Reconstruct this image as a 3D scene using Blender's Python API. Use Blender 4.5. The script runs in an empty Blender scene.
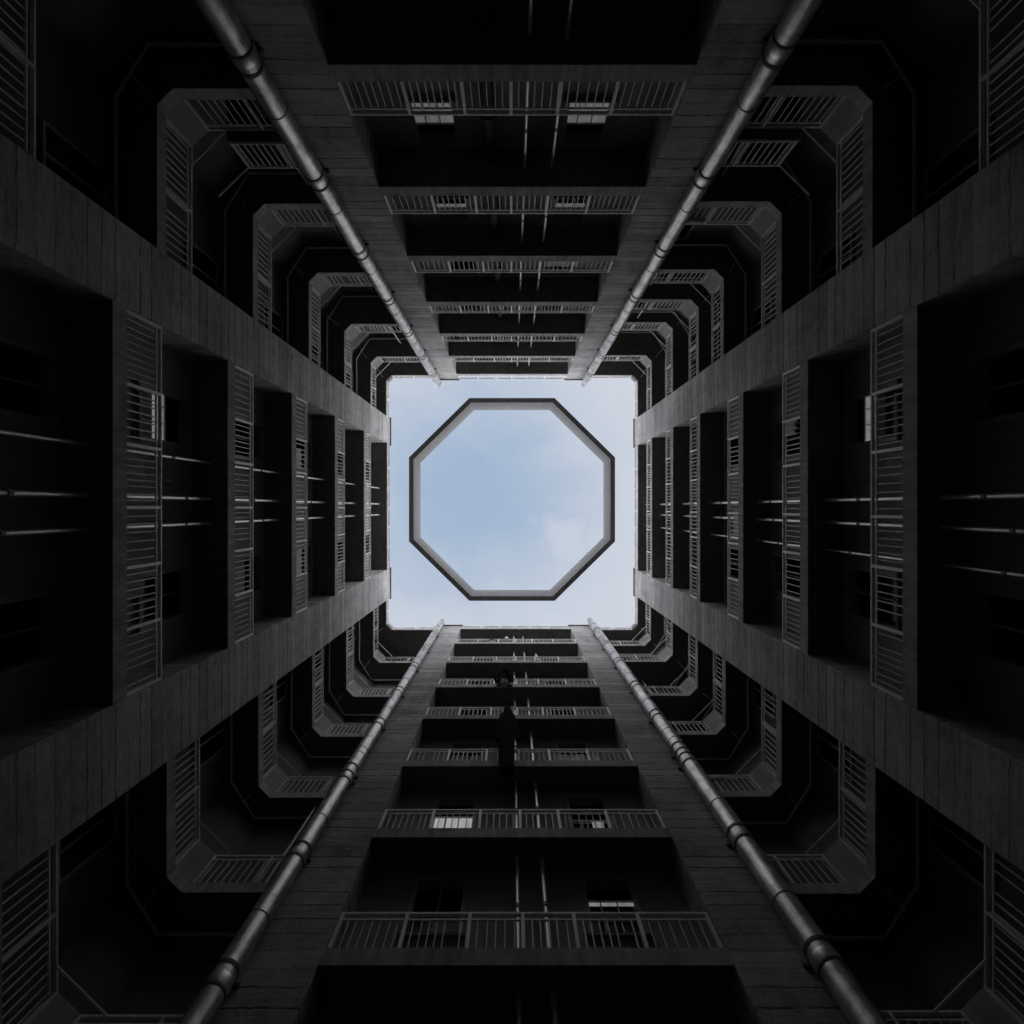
import bpy, bmesh, math, random
from mathutils import Vector
random.seed(7)
R = math.radians
F = 553.0                       # focal length in pixels of the 1024 px picture
scene = bpy.context.scene
COL = scene.collection

# ------------------------------------------------------------------ camera
cam = bpy.data.cameras.new('camera')
cam.sensor_width = 36.0
cam.lens = F / 1024 * 36.0
cam.clip_start = 0.05
cam.clip_end = 2000
cam.shift_y = -4.0 / 1024
cam_ob = bpy.data.objects.new('camera', cam)
cam_ob.location = (0, 0, 0)
cam_ob.rotation_euler = (math.pi, 0, 0)      # looks straight up; picture right = +X, picture down = +Y
COL.objects.link(cam_ob)
scene.camera = cam_ob

# ------------------------------------------------------------------ sky
SUN_EL, SUN_ROT = R(14), R(70)
world = bpy.data.worlds.new('World')
scene.world = world
world.use_nodes = True
nt = world.node_tree
for n in list(nt.nodes):
    nt.nodes.remove(n)
def wn(t, **kw):
    n = nt.nodes.new(t)
    for k, v in kw.items():
        setattr(n, k, v)
    return n
wout = wn('ShaderNodeOutputWorld')
bg = wn('ShaderNodeBackground'); bg.inputs['Strength'].default_value = 0.10
sky = wn('ShaderNodeTexSky', sky_type='NISHITA', sun_disc=False)
sky.sun_elevation = SUN_EL; sky.sun_rotation = SUN_ROT
sky.air_density = 1.0; sky.dust_density = 2.0; sky.ozone_density = 1.0
tc = wn('ShaderNodeTexCoord')
def wmath(op, a, b=None, c=None, clamp=False):
    n = wn('ShaderNodeMath', operation=op); n.use_clamp = clamp
    for i, v in enumerate((a, b, c)):
        if v is None: continue
        if isinstance(v, (int, float)): n.inputs[i].default_value = v
        else: nt.links.new(v, n.inputs[i])
    return n.outputs[0]
def wdist(px, py):
    """angular distance of a view ray to the sky direction that stands over pixel-plane point"""
    v = Vector(((px - 512) / F, (py - 508) / F, 1)).normalized()
    n = wn('ShaderNodeVectorMath', operation='DISTANCE')
    nt.links.new(tc.outputs['Generated'], n.inputs[0]); n.inputs[1].default_value = v
    return n.outputs['Value']
def wramp(val, a, b):
    n = wn('ShaderNodeMapRange', interpolation_type='SMOOTHSTEP')
    nt.links.new(val, n.inputs['Value'])
    n.inputs['From Min'].default_value = a; n.inputs['From Max'].default_value = b
    n.inputs['To Min'].default_value = 0; n.inputs['To Max'].default_value = 1
    return n.outputs[0]
noise = wn('ShaderNodeTexNoise'); noise.inputs['Scale'].default_value = 5.5
noise.inputs['Detail'].default_value = 6; noise.inputs['Roughness'].default_value = 0.55
noise.inputs['Distortion'].default_value = 0.6
nt.links.new(tc.outputs['Generated'], noise.inputs['Vector'])
nv = noise.outputs[0]
noise2 = wn('ShaderNodeTexNoise'); noise2.inputs['Scale'].default_value = 16
noise2.inputs['Detail'].default_value = 6; noise2.inputs['Roughness'].default_value = 0.6
nt.links.new(tc.outputs['Generated'], noise2.inputs['Vector'])
nz = wmath('ADD', wmath('MULTIPLY', wmath('SUBTRACT', nv, 0.5), 0.16), wmath('MULTIPLY', wmath('SUBTRACT', noise2.outputs[0], 0.5), 0.10))
# thin high veil round a clear patch, and one small cumulus wisp
veil = wramp(wmath('ADD', wdist(474, 490), nz), 0.03, 0.33)
wisp = wmath('SUBTRACT', 1.0, wramp(wmath('ADD', wdist(577, 553), wmath('MULTIPLY', nz, 1.5)), 0.0, 0.135))
f = wmath('MAXIMUM', wmath('MULTIPLY_ADD', veil, 0.70, 0.22), wmath('MULTIPLY', wisp, 0.78), clamp=True)
mix = wn('ShaderNodeMix', data_type='RGBA')
nt.links.new(f, mix.inputs['Factor'])
blue = wn('ShaderNodeMix', data_type='RGBA'); blue.inputs['Factor'].default_value = 0.85
nt.links.new(sky.outputs[0], blue.inputs['A']); blue.inputs['B'].default_value = (3.15, 4.75, 6.95, 1)
nt.links.new(blue.outputs['Result'], mix.inputs['A'])
mix.inputs['B'].default_value = (6.4, 6.75, 7.55, 1)
# low sky out of view, extra brightness added to light the upper walls
sepw = wn('ShaderNodeSeparateXYZ'); nt.links.new(tc.outputs['Generated'], sepw.inputs[0])
low = wmath('MULTIPLY_ADD', wmath('SUBTRACT', 1.0, wramp(sepw.outputs['Z'], 0.22, 0.92)), 5.6, 1.0)
sc = wn('ShaderNodeVectorMath', operation='SCALE')
nt.links.new(mix.outputs['Result'], sc.inputs[0]); nt.links.new(low, sc.inputs['Scale'])
nt.links.new(sc.outputs[0], bg.inputs['Color'])
nt.links.new(bg.outputs[0], wout.inputs['Surface'])

sun = bpy.data.lights.new('sun', 'SUN')
sun.energy = 0.5; sun.angle = R(14); sun.color = (1.0, 0.95, 0.88)
sun_ob = bpy.data.objects.new('sun', sun)
sun_ob.rotation_euler = (math.pi / 2 - SUN_EL, 0, math.pi - SUN_ROT)
sun_ob.location = (0, 0, 60)
COL.objects.link(sun_ob)

scene.view_settings.view_transform = 'Standard'
scene.view_settings.look = 'None'
scene.view_settings.exposure = 0.0
scene.view_settings.gamma = 1.0
scene.cycles.max_bounces = 10
scene.cycles.diffuse_bounces = 5
scene.cycles.use_denoising = True

# ------------------------------------------------------------------ materials
WARM = (1.055, 1.0, 0.935)       # warm tint put into the base colours to cancel the blue skylight
def tint(v, w=1.0):
    return tuple(v * (1 + (c - 1) * w) for c in WARM) + (1,)

def new_mat(name):
    m = bpy.data.materials.new(name); m.use_nodes = True
    t = m.node_tree
    return m, t, t.nodes['Principled BSDF']

def mnode(t, typ, **kw):
    n = t.nodes.new(typ)
    for k, v in kw.items(): setattr(n, k, v)
    return n
def mmath(t, op, a, b=None, c=None, clamp=False):
    n = mnode(t, 'ShaderNodeMath', operation=op); n.use_clamp = clamp
    for i, v in enumerate((a, b, c)):
        if v is None: continue
        if isinstance(v, (int, float)): n.inputs[i].default_value = v
        else: t.links.new(v, n.inputs[i])
    return n.outputs[0]
def mnoise(t, vec, scale, detail=4, rough=0.55, stretch=None):
    if stretch:
        mp = mnode(t, 'ShaderNodeMapping'); mp.inputs['Scale'].default_value = stretch
        t.links.new(vec, mp.inputs['Vector']); vec = mp.outputs[0]
    n = mnode(t, 'ShaderNodeTexNoise'); n.inputs['Scale'].default_value = scale
    n.inputs['Detail'].default_value = detail; n.inputs['Roughness'].default_value = rough
    t.links.new(vec, n.inputs['Vector'])
    return n.outputs[0]

def concrete(name, base, boards=0.0, rough=0.9, contrast=0.5, joint=0.31, bump=0.25, grain=(7.5, 7.5, 0.35)):
    m, t, p = new_mat(name)
    g = mnode(t, 'ShaderNodeNewGeometry'); pos = g.outputs['Position']
    big = mnoise(t, pos, 0.55, 5, 0.6)
    mid = mnoise(t, pos, 3.3, 6, 0.65)
    fine = mnoise(t, pos, 38, 3, 0.7)
    streak = mnoise(t, pos, 1.0, 5, 0.7, grain)
    v = mmath(t, 'MULTIPLY_ADD', mmath(t, 'SUBTRACT', big, 0.5), 1.1 * contrast, 1.0)
    v = mmath(t, 'MULTIPLY_ADD', mmath(t, 'SUBTRACT', mid, 0.5), 0.9 * contrast, v)
    v = mmath(t, 'MULTIPLY_ADD', mmath(t, 'SUBTRACT', fine, 0.5), 0.7 * contrast, v)
    v = mmath(t, 'MULTIPLY_ADD', mmath(t, 'SUBTRACT', streak, 0.5), 1.3 * contrast, v)
    if boards > 0:
        blot = mnoise(t, pos, 0.9, 6, 0.7, (1, 1, 0.45))
        bl = mnode(t, 'ShaderNodeMapRange'); t.links.new(blot, bl.inputs['Value'])
        bl.inputs['From Min'].default_value = 0.52; bl.inputs['From Max'].default_value = 0.72
        bl.inputs['To Min'].default_value = 1.0; bl.inputs['To Max'].default_value = 0.62
        v = mmath(t, 'MULTIPLY', v, bl.outputs[0])
        pit = mnoise(t, pos, 16, 4, 0.75)
        v = mmath(t, 'MULTIPLY_ADD', mmath(t, 'SUBTRACT', pit, 0.5), 0.9, v)
        sep = mnode(t, 'ShaderNodeSeparateXYZ'); t.links.new(pos, sep.inputs[0])
        wob = mmath(t, 'MULTIPLY_ADD', mmath(t, 'SUBTRACT', mid, 0.5), 0.09, sep.outputs['Z'])
        zz = mmath(t, 'DIVIDE', wob, joint)
        fl = mmath(t, 'FLOOR', zz); fr = mmath(t, 'FRACT', zz)
        wnz = mnode(t, 'ShaderNodeTexWhiteNoise', noise_dimensions='1D'); t.links.new(fl, wnz.inputs['W'])
        v = mmath(t, 'MULTIPLY_ADD', mmath(t, 'SUBTRACT', wnz.outputs['Value'], 0.5), 0.22 * boards, v)
        edge = mmath(t, 'ABSOLUTE', mmath(t, 'SUBTRACT', fr, 0.5))
        e = mnode(t, 'ShaderNodeMapRange'); t.links.new(edge, e.inputs['Value'])
        e.inputs['From Min'].default_value = 0.435; e.inputs['From Max'].default_value = 0.485
        e.inputs['To Min'].default_value = 0; e.inputs['To Max'].default_value = 1
        wn2 = mnode(t, 'ShaderNodeTexWhiteNoise', noise_dimensions='1D')
        t.links.new(mmath(t, 'ADD', mmath(t, 'FLOOR', mmath(t, 'ADD', zz, 0.5)), 91.3), wn2.inputs['W'])
        amt = mmath(t, 'MULTIPLY', mmath(t, 'MULTIPLY', e.outputs[0], mmath(t, 'MULTIPLY_ADD', wn2.outputs['Value'], 0.8, 0.2)),
                    mmath(t, 'POWER', mmath(t, 'MULTIPLY', mnoise(t, pos, 1.7, 4, 0.7), 1.7), 2.2))
        jd = mmath(t, 'SUBTRACT', 1.0, mmath(t, 'MULTIPLY', amt, 0.75 * boards), clamp=True)
        v = mmath(t, 'MULTIPLY', v, jd)
    v = mmath(t, 'MAXIMUM', v, 0.15)
    mx = mnode(t, 'ShaderNodeVectorMath', operation='SCALE')
    mx.inputs[0].default_value = tint(base)[:3]
    t.links.new(v, mx.inputs['Scale'])
    t.links.new(mx.outputs[0], p.inputs['Base Color'])
    p.inputs['Roughness'].default_value = rough
    p.inputs['Specular IOR Level'].default_value = 0.25
    b = mnode(t, 'ShaderNodeBump'); b.inputs['Strength'].default_value = bump; b.inputs['Distance'].default_value = 0.02
    t.links.new(v, b.inputs['Height']); t.links.new(b.outputs[0], p.inputs['Normal'])
    return m

def paint(name, base, rough=0.5, metal=0.0, vary=0.5, warm=1.0, scale=6, spec=0.4):
    m, t, p = new_mat(name)
    g = mnode(t, 'ShaderNodeNewGeometry'); pos = g.outputs['Position']
    a = mnoise(t, pos, scale, 5, 0.65)
    s = mnoise(t, pos, 1.0, 4, 0.6, (14, 14, 1.2))
    v = mmath(t, 'MULTIPLY_ADD', mmath(t, 'SUBTRACT', a, 0.5), vary * 1.4, 1.0)
    v = mmath(t, 'MULTIPLY_ADD', mmath(t, 'SUBTRACT', s, 0.5), vary, v)
    v = mmath(t, 'MAXIMUM', v, 0.12)
    mx = mnode(t, 'ShaderNodeVectorMath', operation='SCALE')
    mx.inputs[0].default_value = tint(base, warm)[:3]
    t.links.new(v, mx.inputs['Scale']); t.links.new(mx.outputs[0], p.inputs['Base Color'])
    r = mmath(t, 'MULTIPLY_ADD', a, 0.3, rough - 0.15, clamp=True)
    t.links.new(r, p.inputs['Roughness'])
    p.inputs['Metallic'].default_value = metal
    p.inputs['Specular IOR Level'].default_value = spec
    b = mnode(t, 'ShaderNodeBump'); b.inputs['Strength'].default_value = 0.12; b.inputs['Distance'].default_value = 0.01
    t.links.new(a, b.inputs['Height']); t.links.new(b.outputs[0], p.inputs['Normal'])
    return m

M = {}
M['column'] = concrete('board_marked_concrete', 0.45, boards=1.7, contrast=0.85, grain=(1.1, 1.1, 17), bump=0.3)
M['slab'] = concrete('shaded_slab_concrete', 0.16, contrast=0.8)  # dark base colour carries the shade of the soffits
M['fascia'] = concrete('lit_fascia_concrete', 0.38, contrast=1.0)  # pale strip: the slab's lit front edge put into the colour
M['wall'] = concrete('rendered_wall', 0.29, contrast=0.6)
M['cornerwall'] = concrete('shaded_corner_render', 0.13, contrast=0.6)  # darker than the wing walls, recess shade put into the colour
M['ring'] = concrete('ring_concrete', 0.14, contrast=0.4)
M['ground'] = concrete('courtyard_paving', 0.035, contrast=0.6)
M['rail'] = paint('railing_paint', 0.80, 0.45, vary=0.7)
M['post'] = paint('post_paint', 0.80, 0.35, vary=0.4, spec=0.6)
M['pipe'] = paint('galvanised_pipe', 0.58, 0.38, metal=0.8, vary=1.7, scale=3.0, spec=0.6, warm=1.3)
M['collar'] = paint('collar_iron', 0.10, 0.6, vary=0.5)
M['service'] = paint('service_pipe_metal', 0.85, 0.35, metal=0.55, vary=0.3, spec=0.6)
M['conduit'] = paint('white_conduit_paint', 0.85, 0.4, vary=0.4, spec=0.5)
M['rust'] = paint('dark_stack_paint', 0.06, 0.7, vary=0.5)
M['frame'] = paint('window_frame_paint', 0.30, 0.5, vary=0.4)
M['bar'] = paint('white_window_bar', 0.75, 0.5, vary=0.2)
M['panel'] = concrete('corner_panel_concrete', 0.30, contrast=0.6)
M['clothpale'] = paint('pale_cloth', 0.72, 0.9, vary=0.3, warm=0.6, spec=0.1)
M['clothgrey'] = paint('grey_cloth', 0.38, 0.9, vary=0.35, warm=0.6, spec=0.1)
M['clothdark'] = paint('black_cloth', 0.008, 0.95, vary=0.3, warm=0.3, spec=0.05)
M['leaf'] = paint('dark_leaves', 0.03, 0.6, vary=0.6, warm=0.0, spec=0.2)
M['pot'] = paint('clay_pot', 0.45, 0.8, vary=0.4)

def glass(name, base, refl, rough):
    m, t, p = new_mat(name)
    g = mnode(t, 'ShaderNodeNewGeometry')
    a = mnoise(t, g.outputs['Position'], 2.5, 3, 0.5)
    mx = mnode(t, 'ShaderNodeVectorMath', operation='SCALE')
    mx.inputs[0].default_value = (base, base, base)
    t.links.new(mmath(t, 'MULTIPLY_ADD', a, 0.8, 0.6), mx.inputs['Scale'])
    t.links.new(mx.outputs[0], p.inputs['Base Color'])
    p.inputs['Roughness'].default_value = rough
    p.inputs['IOR'].default_value = refl
    return m
M['glass'] = glass('dark_glass', 0.008, 1.25, 0.12)
def glow_strip_mat(name, strength):
    m, t, p = new_mat(name)
    g = mnode(t, 'ShaderNodeNewGeometry')
    a = mnoise(t, g.outputs['Position'], 1.0, 3, 0.5, (9, 9, 1.5))
    p.inputs['Base Color'].default_value = (0.6, 0.6, 0.58, 1)
    p.inputs['Emission Color'].default_value = (1, 0.99, 0.98, 1)
    t.links.new(mmath(t, 'MULTIPLY', mmath(t, 'MULTIPLY_ADD', a, 1.2, 0.4), strength), p.inputs['Emission Strength'])
    return m
LITM = {v: glow_strip_mat('pane_glow', v) for v in (.10, .12, .17, .30)}  # weak glow put in for bright panes and one bright sash bar

# ------------------------------------------------------------------ mesh helpers
class MB:
    """collects shapes in world coordinates; build() links them as one mesh object with its origin at the base"""
    def __init__(self, fn=None):
        self.v = []; self.f = []; self.fn = fn or (lambda a, b, c: (a, b, c)); self.smooth = False
    def add(self, vs, fs):
        o = len(self.v)
        self.v += [self.fn(*p) for p in vs]
        self.f += [tuple(i + o for i in q) for q in fs]
    def box(self, a0, a1, b0, b1, c0, c1):
        vs = [(a, b, c) for a in (a0, a1) for b in (b0, b1) for c in (c0, c1)]
        self.add(vs, [(0, 1, 3, 2), (4, 6, 7, 5), (0, 4, 5, 1), (2, 3, 7, 6), (0, 2, 6, 4), (1, 5, 7, 3)])
    def prism(self, poly, z0, z1):
        n = len(poly)
        vs = [(x, y, z0) for x, y in poly] + [(x, y, z1) for x, y in poly]
        fs = [tuple(range(n)), tuple(range(n, 2 * n))] + [(i, (i + 1) % n, n + (i + 1) % n, n + i) for i in range(n)]
        self.add(vs, fs)
    def tube(self, pts, r, seg=10, cap=True):
        pts = [Vector(p) for p in pts]
        rings = []
        for i, p in enumerate(pts):
            a = pts[max(i - 1, 0)]; b = pts[min(i + 1, len(pts) - 1)]
            d = (b - a).normalized()
            up = Vector((0, 0, 1)) if abs(d.z) < 0.9 else Vector((1, 0, 0))
            s = d.cross(up).normalized(); t = d.cross(s).normalized()
            rr = r[i] if isinstance(r, (list, tuple)) else r
            rings.append([tuple(p + rr * (math.cos(k * 2 * math.pi / seg) * s + math.sin(k * 2 * math.pi / seg) * t)) for k in range(seg)])
        vs = [q for ring in rings for q in ring]; fs = []
        for i in range(len(rings) - 1):
            for k in range(seg):
                k2 = (k + 1) % seg
                fs.append((i * seg + k, i * seg + k2, (i + 1) * seg + k2, (i + 1) * seg + k))
        if cap:
            fs.append(tuple(range(seg))); fs.append(tuple((len(rings) - 1) * seg + k for k in range(seg)))
        self.add(vs, fs)
    def bar(self, p, q, w):
        """square bar between two points"""
        self.tube([p, q], w * 0.7071, 4)
    def build(self, name, mat, parent=None, smooth=False, bevel=0.0):
        xs = [p[0] for p in self.v]; ys = [p[1] for p in self.v]; zs = [p[2] for p in self.v]
        org = Vector(((min(xs) + max(xs)) / 2, (min(ys) + max(ys)) / 2, min(zs)))
        me = bpy.data.meshes.new(name)
        me.from_pydata([tuple(Vector(p) - org) for p in self.v], [], self.f)
        bm = bmesh.new(); bm.from_mesh(me)
        bmesh.ops.recalc_face_normals(bm, faces=bm.faces)
        bm.to_mesh(me); bm.free()
        me.materials.append(mat)
        if smooth:
            me.shade_smooth()
            me.set_sharp_from_angle(angle=R(40))
        o = bpy.data.objects.new(name, me)
        o['world_origin'] = list(org)
        link(o, org, parent)
        if bevel:
            bv = o.modifiers.new('bevel', 'BEVEL'); bv.width = bevel; bv.segments = 2; bv.limit_method = 'ANGLE'
        return o
WORG = {}
def link(o, org, parent):
    COL.objects.link(o)
    if 'world_origin' in o: del o['world_origin']
    WORG[o.name] = Vector(org)
    if parent is not None:
        o.parent = parent
        o.location = Vector(org) - WORG[parent.name]
    else:
        o.location = org
def empty(name, org):
    o = bpy.data.objects.new(name, None); o.empty_display_size = 0.5
    link(o, org, None)
    return o
def tag(o, label=None, cat=None, group=None, kind=None):
    if label: o['label'] = label
    if cat: o['category'] = cat
    if group: o['group'] = group
    if kind: o['kind'] = kind
    return o

# ------------------------------------------------------------------ ground
GZ = -1.6
b = MB(); b.box(-600, 600, -600, 600, GZ - 0.3, GZ)
tag(b.build('ground', M['ground']), kind='structure')

OUT = 10.6                     # outer face of the block
ROOF = 30.0
TOP = 30.4                     # rail of the roof parapet

# ------------------------------------------------------------------ the four wings
def side_fn(side):
    return {'top': lambda u, d, z: (u, -d, z), 'bottom': lambda u, d, z: (u, d, z),
            'left': lambda u, d, z: (-d, u, z), 'right': lambda u, d, z: (d, u, z)}[side]

# D: distance of the facade, px: fascia distances in the picture, in0/in1: inner edges of the columns, out0/out1: outer edges
WING = {
 'top':    dict(D=7.05, px=[443, 321, 252, 206, 174.4, 152, 134], in0=-2.93, in1=2.93, out0=-4.12, out1=4.08, fas=0.34, rail=1.19, r=0.85, low=3.36,
                win=[(-2.03, -1.13), (1.07, 1.96)], pipes=[(0.29, 0.035), (0.91, 0.035)], post=[0, .182, .354, .497, .64, .807, 1],
                label='top facade wing of the courtyard, whose two lowest windows have bright panes', wh=1.25),
 'bottom': dict(D=6.45, px=[457, 329, 258, 210.5, 179, 154.5, 135.5, 121], in0=-2.74, in1=3.14, out0=-3.95, out1=4.45, fas=0.30, rail=1.08, r=0.66, low=3.1,
                win=[(-1.82, -0.85), (1.32, 2.25)], pipes=[(0.10, 0.04), (0.60, 0.045)], post=[0, .178, .35, .495, .635, .81, 1],
                label='bottom facade wing of the courtyard, with a black garment hanging before its balconies', wh=1.4),
 'left':   dict(D=6.67, px=[399, 284, 220, 177, 148, 125], in0=-3.48, in1=3.30, out0=-4.90, out1=4.92, fas=0.33, rail=1.36, r=0.84, low=3.9,
                win=[(-2.5, -1.4), (1.36, 2.46)], pipes=[(-1.10, 0.035), (-0.22, 0.045), (0.37, 0.04)], post=[0, .19, .347, .512, .67, .83, 1],
                label='left facade wing of the courtyard, with tall balconies and three thin pipes per storey', wh=1.7),
 'right':  dict(D=6.70, px=[405, 295.6, 231, 188, 161, 140, 126], in0=-3.36, in1=3.34, out0=-4.84, out1=4.78, fas=0.33, rail=1.25, r=0.82, low=3.5,
                win=[(-2.42, -1.36), (1.30, 2.40)], pipes=[(-0.18, 0.045), (0.34, 0.04), (0.98, 0.03)], post=[0, .18, .345, .525, .665, .83, 1],
                label='right facade wing of the courtyard, with one bright window beside its lowest railing', wh=1.6),
}
LIT = {('top', 1, 0): (0.0, 0.56, .10), ('top', 1, 1): (0.0, 0.56, .10), ('top', 2, 0): (.38, .45, .10), ('top', 2, 1): (.36, .45, .10), ('bottom', 2, 0): (.05, .42, .30),
       ('bottom', 1, 1): (.565, .60, .17), ('bottom', 2, 1): (.05, .32, .17, .55, .85), ('left', 1, 0): (.33, .53, .17), ('right', 1, 0): (.52, .68, .17)}

def railing_bars(mb, fu, u0, u1, d, z0, z1, step, w, jitter=0.0):
    n = max(2, int(round((u1 - u0) / step)))
    for i in range(1, n):
        if random.random() < 0.02: continue
        u = u0 + (u1 - u0) * i / n
        du = random.uniform(-jitter, jitter)
        fu(mb, u + du, d, z0, z1, w)

ZS = {}
for side, W in WING.items():
    fn = side_fn(side); D = W['D']
    zs = [D * F / p for p in W['px']]
    zs = [zs[0] - W['low']] + zs
    ZS[side] = zs
    root = empty('apartment_wing', fn(0, D + 1.5, GZ))
    tag(root, W['label'], 'building wing', 'facade wings round the courtyard')
    in0, in1, out0, out1 = W['in0'], W['in1'], W['out0'], W['out1']
    r, fas, rail = W['r'], W['fas'], W['rail']
    # columns
    for a0, a1 in ((out0, in0), (in1, out1)):
        c = MB(fn); c.box(a0, a1, D, D + 2.6, GZ, TOP - 0.14)
        co = c.build('column', M['column'], root, bevel=0.025)
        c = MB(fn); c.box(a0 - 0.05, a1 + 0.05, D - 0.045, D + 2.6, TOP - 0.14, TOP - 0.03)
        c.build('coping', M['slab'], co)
    # outer wall and roof deck
    c = MB(fn); c.box(-OUT, OUT, OUT - 0.3, OUT, GZ, ROOF - 0.3) if side in ('top', 'bottom') else c.box(-OUT + 0.3, OUT - 0.3, OUT - 0.3, OUT, GZ, ROOF - 0.3)
    c.build('outer_wall', M['slab'], root)
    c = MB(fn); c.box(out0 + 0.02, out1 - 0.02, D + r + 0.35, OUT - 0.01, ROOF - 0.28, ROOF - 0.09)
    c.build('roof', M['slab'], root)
    # back wall: strips round the window openings, storey by storey
    wb = MB(fn)
    dw0, dw1 = D + r, D + r + 0.26
    wb.box(in0, in1, dw0, dw1, GZ, zs[0])
    for k in range(len(zs) - 1):
        z0, z1 = zs[k] + fas, zs[k + 1]
        wt = z1 - 0.2 if side != 'bottom' else z1 - 0.26
        wz0 = wt - W['wh']
        us = [in0] + [v for w in W['win'] for v in w] + [in1]
        for i in range(len(us) - 1):
            if i % 2 == 0: wb.box(us[i], us[i + 1], dw0, dw1, z0, z1)
            else:
                wb.box(us[i], us[i + 1], dw0, dw1, z0, wz0); wb.box(us[i], us[i + 1], dw0, dw1, wt, z1)
        for j, (wa, wbq) in enumerate(W['win']):
            fr = MB(fn); t = 0.055
            dd0, dd1 = dw0 - 0.025, dw0 + 0.2
            fr.box(wa - 0.03, wa + t, dd0, dd1, wz0 - 0.02, wt + 0.03); fr.box(wbq - t, wbq + 0.03, dd0, dd1, wz0 - 0.02, wt + 0.03)
            fr.box(wa + t, wbq - t, dd0, dd1, wt - t, wt + 0.03); fr.box(wa + t, wbq - t, dd0, dd1, wz0 - 0.02, wz0 + t)
            fo = fr.build('window', M['frame'], root)
            lit = LIT.get((side, k, j))
            zm = wz0 + (wt - wz0) * 0.56
            gb = MB(fn); gb.box(wa + t, wbq - t, dw0 + 0.17, dw0 + 0.19, wz0 + t, wt - t); gb.build('pane', M['glass'], fo)
            if isinstance(lit, tuple):
                za, zm = (wz0 + (wt - wz0) * q for q in lit[:2]); za = max(za, wz0 + t)
                s = MB(fn); q0, q1 = lit[3:] if len(lit) > 3 else (0, 1); wi = wbq - wa - 2 * t
                s.box(wa + t + wi * q0, wa + t + wi * q1, dw0 + 0.05, dw0 + 0.075, za, zm)
                s.build('glow_strip', LITM[lit[2]], fo)
                s = MB(fn); s.box(wa + t, wbq - t, dw0 + 0.03, dw0 + 0.09, zm, zm + 0.05)
                for q in (0.3, 0.62):
                    uu = wa + (wbq - wa) * q; s.box(uu - .012, uu + .012, dw0 + 0.03, dw0 + 0.049, wz0 + t, zm)
                s.build('sash_bar', M['bar'], fo)
            elif lit == 'bar':
                s = MB(fn); s.box(wa + t, wbq - t, dw0 + 0.03, dw0 + 0.09, zm - 0.12, zm - 0.03)
                s.build('sash_bar', M['bar'], fo)
            else:
                s = MB(fn); um = (wa + wbq) / 2
                s.box(um - .02, um + .02, dw0 + 0.1, dw0 + 0.14, wz0 + t, wt - t)
                s.build('mullion', M['frame'], fo)
            s = MB(fn); s.box(wa - 0.08, wbq + 0.08, dw0 - 0.09, dw0 - 0.026, wz0 - 0.09, wz0 - 0.03); s.build('sill', M['slab'], fo)
    wb.build('wall', M['wall'], root)
    # balconies
    for k, z in enumerate(zs):
        last = k == len(zs) - 1
        bb = MB(fn)
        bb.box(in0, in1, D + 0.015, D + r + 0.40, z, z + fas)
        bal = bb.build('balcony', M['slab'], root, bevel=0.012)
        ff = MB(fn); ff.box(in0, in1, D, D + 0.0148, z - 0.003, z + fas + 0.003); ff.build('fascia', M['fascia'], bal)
        ztop = (z + rail) if not last else TOP
        zb = z + fas
        d = D + 0.07
        rb = MB(fn)
        rb.box(in0 + 0.01, in1 - 0.01, d - 0.03, d + 0.03, ztop - 0.035, ztop)
        hgt = ztop - zb
        if hgt > 0.35:
            rb.box(in0 + 0.01, in1 - 0.01, d - 0.014, d + 0.014, ztop - 0.15, ztop - 0.12)
            zbt = ztop - 0.15
        else: zbt = ztop - 0.035
        rb.box(in0 + 0.01, in1 - 0.01, d - 0.014, d + 0.014, zb + 0.05, zb + 0.075)
        ps = [in0 + 0.04 + (in1 - in0 - 0.08) * q for q in W['post']]
        for i in range(len(ps) - 1):
            w = random.choice((0.008, 0.010, 0.011, 0.012)) if 0 < i < len(ps) - 2 else 0.008
            railing_bars(rb, lambda m, u, dd, a, c, w: m.box(u - w, u + w, dd - w, dd + w, a, c), ps[i], ps[i + 1], d, zb + 0.075, zbt,
                                                  random.choice((0.125, 0.135, 0.15)), w, 0.011)
        rb.build('railing', M['rail'], bal)
        for i, u in enumerate(ps):
            pb = MB(fn); w = 0.028
            pb.box(u - w, u + w, d - 0.032, d + 0.032, zb, ztop - 0.036); pb.build('post', M['post'], bal)

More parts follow.
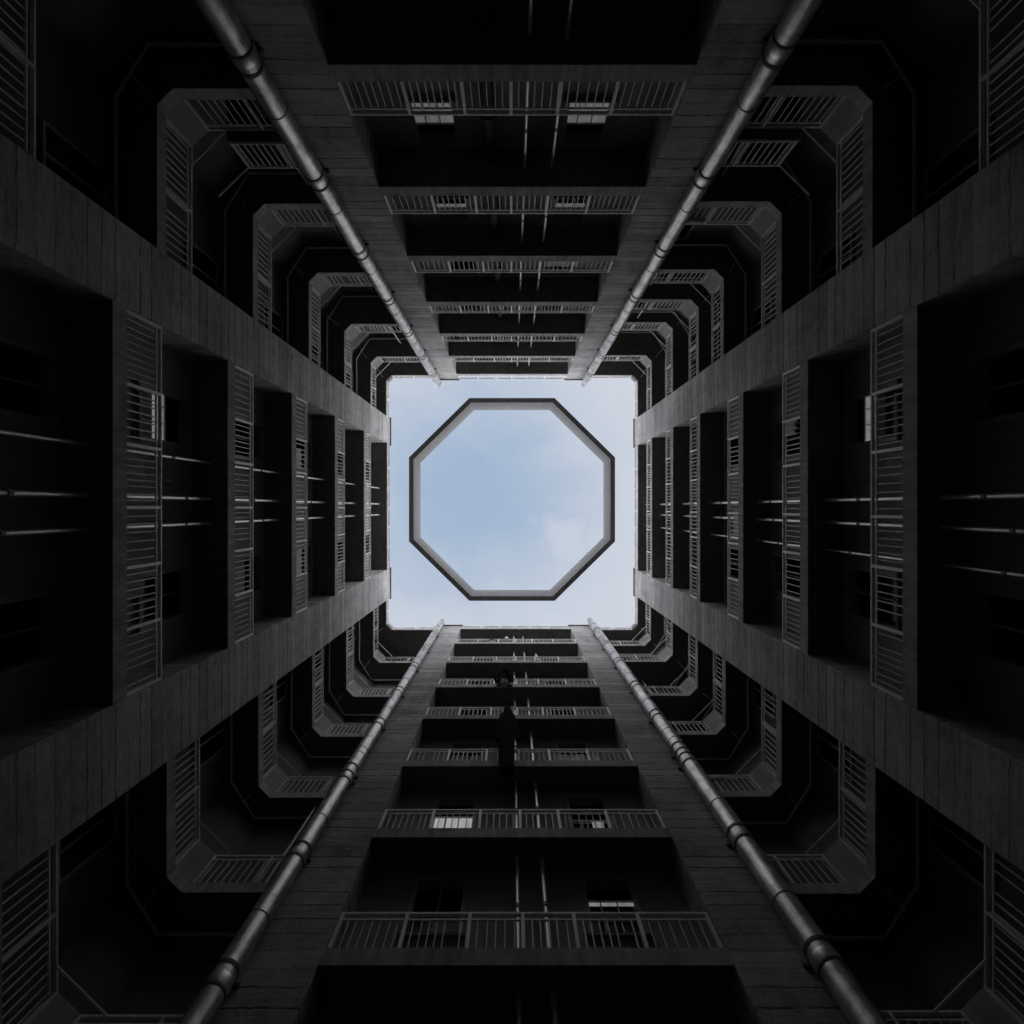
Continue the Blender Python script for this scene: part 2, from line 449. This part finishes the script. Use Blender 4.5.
# thin service pipes fixed to the back walls, one continuous run each
NAMES = {
 ('top', 0): 'thin pale pipe on the top facade, near the middle of its bay',
 ('top', 1): 'thin pale pipe on the top facade, beside its right-hand windows',
 ('bottom', 0): 'thin grey pipe on the bottom facade, just behind the hanging black garment',
 ('bottom', 1): 'thin pale pipe on the bottom facade, right of its twin and nearer the right windows',
 ('left', 0): 'thin pale pipe on the left facade, uppermost of its three',
 ('left', 1): 'thin pale pipe on the left facade, between its two neighbours',
 ('left', 2): 'thin pale pipe on the left facade, lowest of its three',
 ('right', 0): 'thin pale pipe on the right facade, uppermost of its three',
 ('right', 1): 'thin pale pipe on the right facade, between its two neighbours',
 ('right', 2): 'slim pale pipe on the right facade, lowest of its three',
}
for side, W in WING.items():
    fn = side_fn(side); D = W['D']; zs = ZS[side]
    for i, (u, pr) in enumerate(W['pipes']):
        root = empty('service_pipe', fn(0.96 * u, D + 0.42, GZ))
        tag(root, NAMES[(side, i)], 'pipe', 'thin service pipes on the facades')
        u *= 0.96; p = MB(fn); d = D + 0.42
        p.tube([(u, d, GZ + 0.02), (u, d, zs[-1] - 0.02)], pr, 10)
        p.build('pipe', M['service'], root, smooth=True)
        for k in range(len(zs) - 1):
            c = MB(fn)
            zc = zs[k] + (zs[k + 1] - zs[k]) * random.uniform(0.55, 0.75)
            c.tube([(u, d, zc), (u, d, zc + 0.07)], pr * 1.4, 10)
            c.box(u - 0.02, u + 0.02, d, D + W['r'] + 0.01, zc + 0.02, zc + 0.05)
            c.build('clamp', M['frame'], root)
# the dark soil stack on the top facade
fn = side_fn('top'); W = WING['top']
root = empty('soil_stack', fn(-0.47, W['D'] + W['r'] - 0.17, GZ)); tag(root, 'thick dark pipe on the top facade, left of the two pale pipes', 'pipe')
p = MB(fn); d = W['D'] + W['r'] - 0.17; p.tube([(-0.47, d, GZ + 0.02), (-0.47, d, ZS['top'][-1] - 0.02)], 0.13, 16); p.build('pipe', M['rust'], root, smooth=True)
for z in ZS['top'][:-1]:
    c = MB(fn); c.tube([(-0.47, d, z + 2.0), (-0.47, d, z + 2.12)], 0.16, 16); c.build('collar', M['rust'], root, smooth=True)

# ------------------------------------------------------------------ corner blocks
CORNER = {
 'top_left':     dict(s=(-1, -1), k=3690, ua=4.12, ub=4.90, ring=[(355.5, 420), (259.5, 304.6), (203.5, 235.6), (168, 184.3), (141.5, 151.7), (126, 133)], low=3.9,
                      label='corner block between the top and left facades, with black recesses behind chamfered balconies'),
 'top_right':    dict(s=(1, -1), k=3720, ua=4.08, ub=4.84, ring=[(361, 423), (270, 307), (212, 239), (187, 209), (161, 186), (140, 153), (126, 133)], low=3.6,
                      label='corner block between the top and right facades, with pale cloth on one upper railing'),
 'bottom_right': dict(s=(1, 1), k=3720, ua=4.45, ub=4.78, ring=[(364, 386), (270, 289), (214, 227), (186, 188), (161, 154), (139, 138), (126, 122.2)], low=3.6,
                      label='corner block between the bottom and right facades, with a white bundle on one railing'),
 'bottom_left':  dict(s=(-1, 1), k=3690, ua=3.95, ub=4.92, ring=[(346, 385), (254, 290), (200, 229), (166, 189), (139, 155), (126, 122.2)], low=3.8,
                      label='corner block between the bottom and left facades, beside the slimmest big downpipe'),
}
for cname, Cn in CORNER.items():
    sx, sy = Cn['s']; fn = lambda a, b, z, sx=sx, sy=sy: (sx * a, sy * b, z)
    ua, ub = Cn['ua'], Cn['ub']
    levels = []
    for px, py in Cn['ring']:
        z = Cn['k'] / px * 1.028 if px > 130 else ROOF - 0.5
        levels.append((z, px * z / F, py * z / F))
    z0, A0, B0 = levels[0]
    levels = [(z0 - Cn['low'], A0 + 0.02, B0 + 0.05)] + levels
    Cn['levels'] = levels
    root = empty('corner_block', fn(8.3, 8.3, GZ)); tag(root, Cn['label'], 'corner block', 'corner blocks of the courtyard')
    wall = MB(fn); c = 0.31; c2 = 0.92; rr = 0.82; fas = 0.28
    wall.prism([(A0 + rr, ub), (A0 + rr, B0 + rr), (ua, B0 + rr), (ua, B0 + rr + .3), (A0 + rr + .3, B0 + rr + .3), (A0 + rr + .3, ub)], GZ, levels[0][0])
    for k, (z, A, B) in enumerate(levels):
        last = k == len(levels) - 1
        s = MB(fn)
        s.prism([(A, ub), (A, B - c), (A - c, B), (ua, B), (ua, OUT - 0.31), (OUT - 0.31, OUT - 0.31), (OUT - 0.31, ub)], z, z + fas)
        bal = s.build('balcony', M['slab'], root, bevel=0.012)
        c = 0.31 if not last else 0.2
        ztop = z + 1.27 if not last else TOP; zb = z + fas
        ff = MB(fn); e = 0.015; h = e * 0.4142
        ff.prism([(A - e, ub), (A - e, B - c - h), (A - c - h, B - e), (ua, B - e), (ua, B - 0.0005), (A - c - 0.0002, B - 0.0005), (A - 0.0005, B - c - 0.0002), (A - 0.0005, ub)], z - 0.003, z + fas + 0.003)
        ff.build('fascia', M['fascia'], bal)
        d = 0.07
        # two railings with a solid panel across the chamfer
        p = MB(fn)
        e = 0.09 / 1.4142
        p.prism([(A + 0.01, B - c - 0.004), (A - c - 0.004, B + 0.01), (A - c + e, B + 0.01 + e), (A + 0.01 + e, B - c + e)], zb, ztop - 0.03)
        p.build('corner_panel', M['panel'], bal)
        rb = MB(fn)
        hi = ztop - zb > 0.4
        for leg in (0, 1):
            L0, L1 = (ub + 0.01, B - c + 0.05) if leg == 0 else (ua + 0.01, A - c + 0.05)
            base = A + d if leg == 0 else B + d
            def bx(t0, t1, w0, w1, q0, q1):
                if leg == 0: rb.box(base + w0, base + w1, t0, t1, q0, q1)
                else: rb.box(t0, t1, base + w0, base + w1, q0, q1)
            bx(L0, L1, -0.03, 0.03, ztop - 0.035, ztop)
            bx(L0, L1, -0.014, 0.014, zb + 0.05, zb + 0.075)
            zt = ztop - 0.035
            if hi:
                bx(L0, L1, -0.014, 0.014, ztop - 0.15, ztop - 0.12); zt = ztop - 0.15
            n = int((L1 - L0) / 0.15)
            for i in range(1, n):
                t = L0 + (L1 - L0) * i / n + random.uniform(-.006, .006); w = 0.010
                if random.random() > 0.03: bx(t - w, t + w, -w, w, zb + 0.075, zt)
        # rail across the chamfer
        o = d * 0.55
        rb.prism([(A + o - .02, B - c + .03), (A - c + .03, B + o - .02), (A - c + .07, B + o + .03), (A + o + .03, B - c + .07)], ztop - 0.033, ztop - 0.002)
        rb.build('railing', M['rail'], bal)
        for leg in (0, 1):
            L0, L1 = (ub + 0.04, B - c) if leg == 0 else (ua + 0.04, A - c)
            for q in (0.0, 0.5, 1.0):
                t = L0 + (L1 - L0) * q; w = 0.026; pb = MB(fn); base = (A if leg == 0 else B) + d
                if leg == 0: pb.box(base - .032, base + .032, t - w, t + w, zb, ztop - 0.036)
                else: pb.box(t - w, t + w, base - .032, base + .032, zb, ztop - 0.036)
                pb.build('post', M['post'], bal)
        if last: continue
        zn = levels[k + 1][0]
        wa, wb_ = A + rr, B + rr
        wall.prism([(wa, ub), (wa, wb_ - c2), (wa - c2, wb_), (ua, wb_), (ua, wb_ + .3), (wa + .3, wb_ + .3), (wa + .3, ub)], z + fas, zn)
        # conduit round the head of the back wall
        cb = MB(fn); zc = zn - 0.2; o = 0.20
        cb.tube([(wa - o, ub + .02, zc), (wa - o, wb_ - c2 - .25, zc), (wa - c2 * .8 - o * .4, wb_ - o, zc), (ua + .02, wb_ - o, zc)], 0.032, 8)
        cb.build('conduit', M['conduit'], root, smooth=True)
        # pale brace across the corner behind the panel
        bb = MB(fn); bb.tube([(A + d, B - c - .42, ztop - .02), (A - c - .42, B + d, ztop - .02)], 0.02, 6); bb.build('brace', M['conduit'], bal)
        # a short vertical pipe on each leg and a drop rod under the ceiling
        vb = MB(fn); t = ua + (A - ua) * (0.36 + 0.12 * math.sin(k * 2.1))
        vb.tube([(t, wb_ - 0.38, z + fas), (t, wb_ - 0.38, zn)], 0.035, 8); vb.build('wall_pipe', M['conduit'], root, smooth=True)
        An, Bn = levels[k + 1][1], levels[k + 1][2]; q = 0.12 * math.sin(k * 1.7 + 2 * sx + sy)
        db = MB(fn); db.tube([(An + 0.16, Bn - 0.12, zn - .05), (An + 0.72 + q, Bn + 0.52 - q, zn - .05)], 0.022, 8); db.build('ceiling_conduit', M['conduit'], root, smooth=True)
        # windows in the recess
        for leg in (0, 1):
            t0 = (ub + 0.45) if leg == 0 else (ua + 0.5); t1 = t0 + 0.95
            zw1 = zn - 0.3; zw0 = zw1 - 1.3; base = wa if leg == 0 else wb_
            fr = MB(fn); gl = MB(fn)
            def fx(m, a0, a1, w0, w1, q0, q1):
                if leg == 0: m.box(base - w1, base - w0, a0, a1, q0, q1)
                else: m.box(a0, a1, base - w1, base - w0, q0, q1)
            for a0, a1, q0, q1 in ((t0 - .05, t0, zw0 - .05, zw1 + .05), (t1, t1 + .05, zw0 - .05, zw1 + .05), (t0, t1, zw1, zw1 + .05), (t0, t1, zw0 - .05, zw0), (t0 + .45, t0 + .49, zw0, zw1)):
                fx(fr, a0, a1, -0.01, 0.055, q0, q1)
            fo = fr.build('window', M['frame'], root)
            fx(gl, t0, t1, -0.01, 0.012, zw0, zw1); gl.build('pane', M['glass'], fo)
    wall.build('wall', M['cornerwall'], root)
    if sy < 0:
        z, A, B = levels[1]; b0 = B - 0.1; z = z + 1.42; a1 = A - 0.62
        s = MB(fn); s.box(ua, a1, b0, B + rr, z, z + 0.07); land = s.build('landing', M['slab'], root)
        rb = MB(fn); d = b0 + 0.06
        rb.box(ua + .01, a1 - .01, d - .03, d + .03, z + .96, z + 1.0); rb.box(ua + .01, a1 - .01, d - .014, d + .014, z + .14, z + .165)
        n = int((a1 - ua) / 0.14)
        for i in range(1, n):
            t = ua + (a1 - ua) * i / n; rb.box(t - .012, t + .012, d - .012, d + .012, z + .165, z + .96)
        rb.tube([(a1 - .02, d, z + .98), (A + .08, B + .0 - c2 * .8, z + .98)], 0.022, 8)
        rb.build('railing', M['rail'], land)
        for q in (0.03, 0.5, 0.98):
            t = ua + (a1 - ua) * q; pb = MB(fn); pb.box(t - .026, t + .026, d - .032, d + .032, z + .07, z + .959); pb.build('post', M['post'], land)

# ------------------------------------------------------------------ the four big downpipes
PIPES = [
 ('top', -4.02, 0.195, [8.15, 11.2, 14.4, 17.7, 21.0, 24.3, 27.6], 'big grey downpipe along the left column of the top facade'),
 ('top', 3.96, 0.185, [8.0, 11.15, 14.3, 17.5, 20.9, 24.2, 27.5], 'big grey downpipe along the right column of the top facade'),
 ('bottom', -3.84, 0.165, [7.1, 9.75, 12.55, 12.85, 15.7, 18.5, 21.4, 24.2, 27.2], 'slimmest big downpipe, along the left column of the bottom facade'),
 ('bottom', 4.30, 0.195, [7.42, 10.2, 13.3, 13.9, 16.2, 18.9, 21.9, 24.8, 27.6], 'stained big downpipe along the right column of the bottom facade'),
]
for side, u, pr, collars, label in PIPES:
    fn = side_fn(side); D = WING[side]['D']; d = D - pr - 0.05
    root = empty('downpipe', fn(u, d, GZ)); tag(root, label, 'downpipe', 'big downpipes on the columns')
    p = MB(fn); p.tube([(u, d, GZ + 0.02), (u, d, ROOF + 0.35), (u, d + .03, ROOF + 0.5)], [pr, pr, pr * .9], 32); p.build('pipe', M['pipe'], root, smooth=True)
    for zc in collars:
        c = MB(fn)
        c.tube([(u, d, zc), (u, d, zc + .02), (u, d, zc + 0.16), (u, d, zc + .18)], [pr * 1.03, pr * 1.06, pr * 1.06, pr * 1.03], 32)
        co = c.build('collar', M['pipe'], root, smooth=True)
        g = MB(fn); g.tube([(u, d, zc - 0.035), (u, d, zc - 0.002)], pr * 1.07, 32); g.build('gasket', M['collar'], co, smooth=True)
        c = MB(fn); c.tube([(u, d, zc + 1.25), (u, d, zc + 1.275)], pr * 1.025, 32); c.build('seam_ring', M['collar'], root, smooth=True)
        c = MB(fn)
        c.box(u - pr * 1.05, u + pr * 1.05, D - 0.05, D + 0.01, zc + 0.3, zc + 0.36)
        c.tube([(u, d, zc + 0.3), (u, d, zc + 0.36)], pr * 1.05, 32)
        c.build('bracket', M['collar'], root)

# ------------------------------------------------------------------ octagonal ring beam high above the roof
ZO = 31.2
def octa(rad, cx, cy):
    pts = []
    for i in range(8):
        a = R(22.5 + 45 * i); q = rad / math.cos(R(22.5))
        pts.append((cx + q * math.cos(a), cy + q * math.sin(a)))
    return [(x * 1.008, (y - cy) * 0.992 + cy) for x, y in pts]
cx, cy = 0.0, -8.6 / F * ZO
ro, ri = 102.3 / F * ZO, 97.6 / F * ZO
po, pi_ = octa(ro, cx, cy), octa(ri, cx, cy)
HT = ZO * (97.6 / 90.6 - 1)
m = MB()
vs = [(x, y, z) for z in (ZO, ZO + HT) for ring in (po, pi_) for x, y in ring]
fs = []
for i in range(8):
    j = (i + 1) % 8
    fs += [(i, j, 8 + j, 8 + i), (16 + i, 16 + j, 24 + j, 24 + i), (i, j, 16 + j, 16 + i), (8 + i, 8 + j, 24 + j, 24 + i)]
m.add(vs, fs)
ring = m.build('ring_beam', M['ring'], bevel=0.015)
tag(ring, 'octagonal concrete ring beam outlined against the open sky above the courtyard', 'ring beam')

# ------------------------------------------------------------------ small things on the balconies
def cloth(side, u0, u1, ztop, zlow, mat, label, d_off=0.14, name='hanging_cloth', cat='cloth', group='washing on the balcony railings'):
    fn = side_fn(side); D = WING[side]['D']; d = D + d_off
    n, mrow = 18, 8; ph = random.uniform(0, 6)
    m = MB(fn); vs = []
    for layer in (0, 0.012):
        for j in range(mrow + 1):
            for i in range(n + 1):
                q = i / n; s = j / mrow
                u = u0 + (u1 - u0) * q + 0.015 * math.sin(s * 4 + ph)
                z = ztop + (zlow - ztop) * s + 0.02 * math.sin(q * 7 + ph) * s
                dd = d + layer + (0.012 + 0.028 * s) * math.sin(q * 14 + ph + s)
                vs.append((u, dd, z))
    N = (n + 1) * (mrow + 1); fs = []
    for j in range(mrow):
        for i in range(n):
            a = j * (n + 1) + i
            fs.append((a, a + 1, a + n + 2, a + n + 1)); fs.append((N + a, N + a + 1, N + a + n + 2, N + a + n + 1))
    for i in range(n):
        fs.append((i, i + 1, N + i + 1, N + i)); a = mrow * (n + 1) + i; fs.append((a, a + 1, N + a + 1, N + a))
    for j in range(mrow):
        a = j * (n + 1); fs.append((a, a + n + 1, N + a + n + 1, N + a)); a += n; fs.append((a, a + n + 1, N + a + n + 1, N + a))
    m.add(vs, fs)
    o = m.build(name, mat, smooth=True)
    tag(o, label, cat, group)
    return o
ZL, ZR, ZT, ZB = ZS['left'], ZS['right'], ZS['top'], ZS['bottom']
cloth('left', -0.95, -0.45, ZL[1] + 1.0, ZL[1] + .42, M['clothgrey'], 'grey cloth behind the lowest visible railing of the left facade, near its middle')
cloth('left', 0.95, 1.6, ZL[1] + 1.0, ZL[1] + .45, M['clothgrey'], 'grey cloth behind the lowest visible railing of the left facade, before its lower window')
cloth('left', 1.1, 2.2, ZL[2] + 1.1, ZL[2] + .38, M['clothgrey'], 'wide grey cloth behind the second railing of the left facade')
cloth('left', -1.9, -1.3, ZL[3] + 1.1, ZL[3] + .5, M['clothpale'], 'pale cloth behind the third railing of the left facade, nearer its upper column')
cloth('left', 1.35, 2.15, ZL[3] + 1.15, ZL[3] + .38, M['clothpale'], 'pale cloth behind the third railing of the left facade, nearer its lower column')
cloth('right', -2.1, -1.75, ZR[2] + 1.0, ZR[2] + .5, M['clothpale'], 'small white cloth hung over the second railing of the right facade', d_off=-0.02)
cloth('right', -1.2, -0.7, ZR[1] + 1.0, ZR[1] + .4, M['clothgrey'], 'grey cloth behind the lowest visible railing of the right facade')
cloth('right', 0.1, 0.8, ZR[3] + 1.05, ZR[3] + .4, M['clothpale'], 'pale cloth behind the third railing of the right facade')
cloth('top', 1.0, 1.95, ZT[3] + 1.0, ZT[3] + .4, M['clothpale'], 'pale cloth behind the third railing of the top facade')
cloth('bottom', 1.2, 2.3, ZB[3] + .95, ZB[3] + .36, M['clothpale'], 'pale cloth behind the third railing of the bottom facade, right of the hanging garment')
cloth('bottom', -1.75, -0.7, ZB[3] + .9, ZB[3] + .34, M['clothgrey'], 'grey cloth behind the third railing of the bottom facade, left of the hanging garment')

# long black hooded garment on a hanger, hung from the fourth balcony of the bottom facade
fn = side_fn('bottom'); D = 6.45 - 0.22
root = empty('hanging_garment', fn(-0.14, D, ZB[3] - 0.8)); tag(root, 'long black hooded garment hanging in front of the bottom facade', 'garment')
g = MB(fn); seg = 28
prof = [(0.0, 0.02, 0.02), (0.08, 0.08, .07), (0.25, .115, .10), (0.42, .10, .09), (.55, .15, .10), (.78, .20, .12), (1.2, .225, .13), (1.9, .225, .14), (2.8, .20, .15), (3.6, .19, .15), (4.3, .18, .14)]
ztop = 17.35
vs = []; fs = []
for i, (dz, w, dep) in enumerate(prof):
    for k in range(seg):
        a = 2 * math.pi * k / seg; fold = 1 + 0.10 * min(1, dz) * math.sin(a * 6 + dz * 1.3)
        vs.append((-0.14 + w * fold * math.cos(a), D + dep * fold * math.sin(a), ztop - dz))
for i in range(len(prof) - 1):
    for k in range(seg):
        k2 = (k + 1) % seg; fs.append((i * seg + k, i * seg + k2, (i + 1) * seg + k2, (i + 1) * seg + k))
fs.append(tuple(range(seg))); fs.append(tuple((len(prof) - 1) * seg + k for k in range(seg)))
g.add(vs, fs); g.build('robe', M['clothdark'], root, smooth=True)
for sx in (-1, 1):
    s = MB(fn)
    s.tube([(-0.14 + sx * .15, D, ztop - .72), (-0.14 + sx * .23, D + .02, ztop - 1.3), (-0.14 + sx * (.27 if sx > 0 else .22), D + .0, ztop - 2.0), (-0.14 + sx * (.30 if sx > 0 else .24), D, ztop - 2.5)], [.06, .075, .06, .07], 14)
    s.build('sleeve', M['clothdark'], root, smooth=True)
h = MB(fn); h.tube([(-0.14, D, ztop - .04), (-0.14, D + .02, ztop + .1), (-0.14, D + .29, ztop + .12)], 0.012, 8); h.build('hook', M['rail'], root)

# plants
def leaf_clump(side, u, d, z, rad, label, name='hanging_plant', n=160, pot=True, grp=None):
    fn = side_fn(side)
    root = empty(name, fn(u, d, z)); tag(root, label, 'plant', grp)
    m = MB(fn)
    for i in range(n):
        a = random.uniform(0, 6.28); q = rad * random.random() ** 0.5; hh = random.gauss(0, rad * .55)
        c = Vector((u + q * math.cos(a), d + q * math.sin(a), z + rad * .6 + hh))
        x = Vector((random.gauss(0, 1), random.gauss(0, 1), random.gauss(0, .6))).normalized() * rad * .28
        y = x.cross(Vector((random.gauss(0, 1), random.gauss(0, 1), random.gauss(0, 1)))).normalized() * rad * .11
        m.add([tuple(c - x), tuple(c + y), tuple(c + x), tuple(c - y)], [(0, 1, 2, 3)])
    m.build('foliage', M['leaf'], root)
    if pot:
        p = MB(fn); p.tube([(u, d, z - .22), (u, d, z - .02), (u, d, z)], [.10, .145, .15], 16); p.build('pot', M['pot'], root, smooth=True)
leaf_clump('bottom', -0.28, 6.30, ZB[5] + 0.1, 0.34, 'dark leafy plant hung before the fifth railing of the bottom facade', n=220)
leaf_clump('top', -0.42, 7.55, ZT[4] + 1.75, 0.20, 'small dark plant hung between the pale pipes of the top facade', n=120)
leaf_clump('bottom', -0.95, 6.62, ZB[7] + .78, 0.2, 'grey-green bush in a pot on the top balcony of the bottom facade', name='potted_plant', n=120)

# folded parasol and other bits on the upper balconies of the bottom facade
fn = side_fn('bottom')
root = empty('folded_parasol', fn(1.1, 6.75, ZB[6] + .3)); tag(root, 'pale folded parasol standing on an upper balcony of the bottom facade', 'parasol')
p = MB(fn); p.tube([(1.1, 6.75, ZB[6] + .31), (1.1, 6.75, ZB[6] + 2.5)], 0.022, 8); p.build('pole', M['rail'], root)
p = MB(fn); p.tube([(1.1, 6.75, ZB[6] + .95), (1.1, 6.75, ZB[6] + 1.2), (1.1, 6.75, ZB[6] + 2.4)], [.17, .15, .03], 12); p.build('canopy', M['clothpale'], root)
root = empty('plastic_bottle', fn(-0.27, 6.60, ZB[7] + 1.025)); tag(root, 'pale plastic bottle on the railing of the top balcony of the bottom facade', 'bottle')
p = MB(fn); p.tube([(-0.27, 6.52, ZB[7] + 1.03), (-0.27, 6.52, ZB[7] + 1.35), (-0.27, 6.52, ZB[7] + 1.42)], [.09, .09, .04], 14); p.build('body', M['clothpale'], root, smooth=True)
p = MB(fn); p.tube([(-0.27, 6.52, ZB[7] + 1.421), (-0.27, 6.52, ZB[7] + 1.5)], .04, 12); p.build('cap', M['service'], root, smooth=True)

def corner_bundle(cname, lvl, leg, t, length, mat, label):
    Cn = CORNER[cname]; z, A, B = Cn['levels'][lvl]; sx, sy = Cn['s']
    fn = lambda a, b, c: (sx * a, sy * b, c)
    m = MB(fn); pts = []; rad = []
    for i in range(9):
        q = i / 8
        s = t + length * q; dz = z + 1.06 + 0.03 * math.sin(q * 9); w = 0.05 + 0.05 * math.sin(math.pi * q)
        pts.append((s, B + 0.07, dz) if leg == 1 else (A + 0.07, s, dz)); rad.append(w)
    m.tube(pts, rad, 12)
    o = m.build('cloth_bundle', mat, smooth=True); tag(o, label, 'cloth', 'cloth laid over corner railings')
corner_bundle('top_right', 2, 1, 4.6, 0.75, M['clothpale'], 'pale rolled cloth on a railing in the corner between the top and right facades')
corner_bundle('bottom_right', 2, 1, 5.15, 0.7, M['clothpale'], 'white cloth bundle on a railing in the corner between the bottom and right facades')
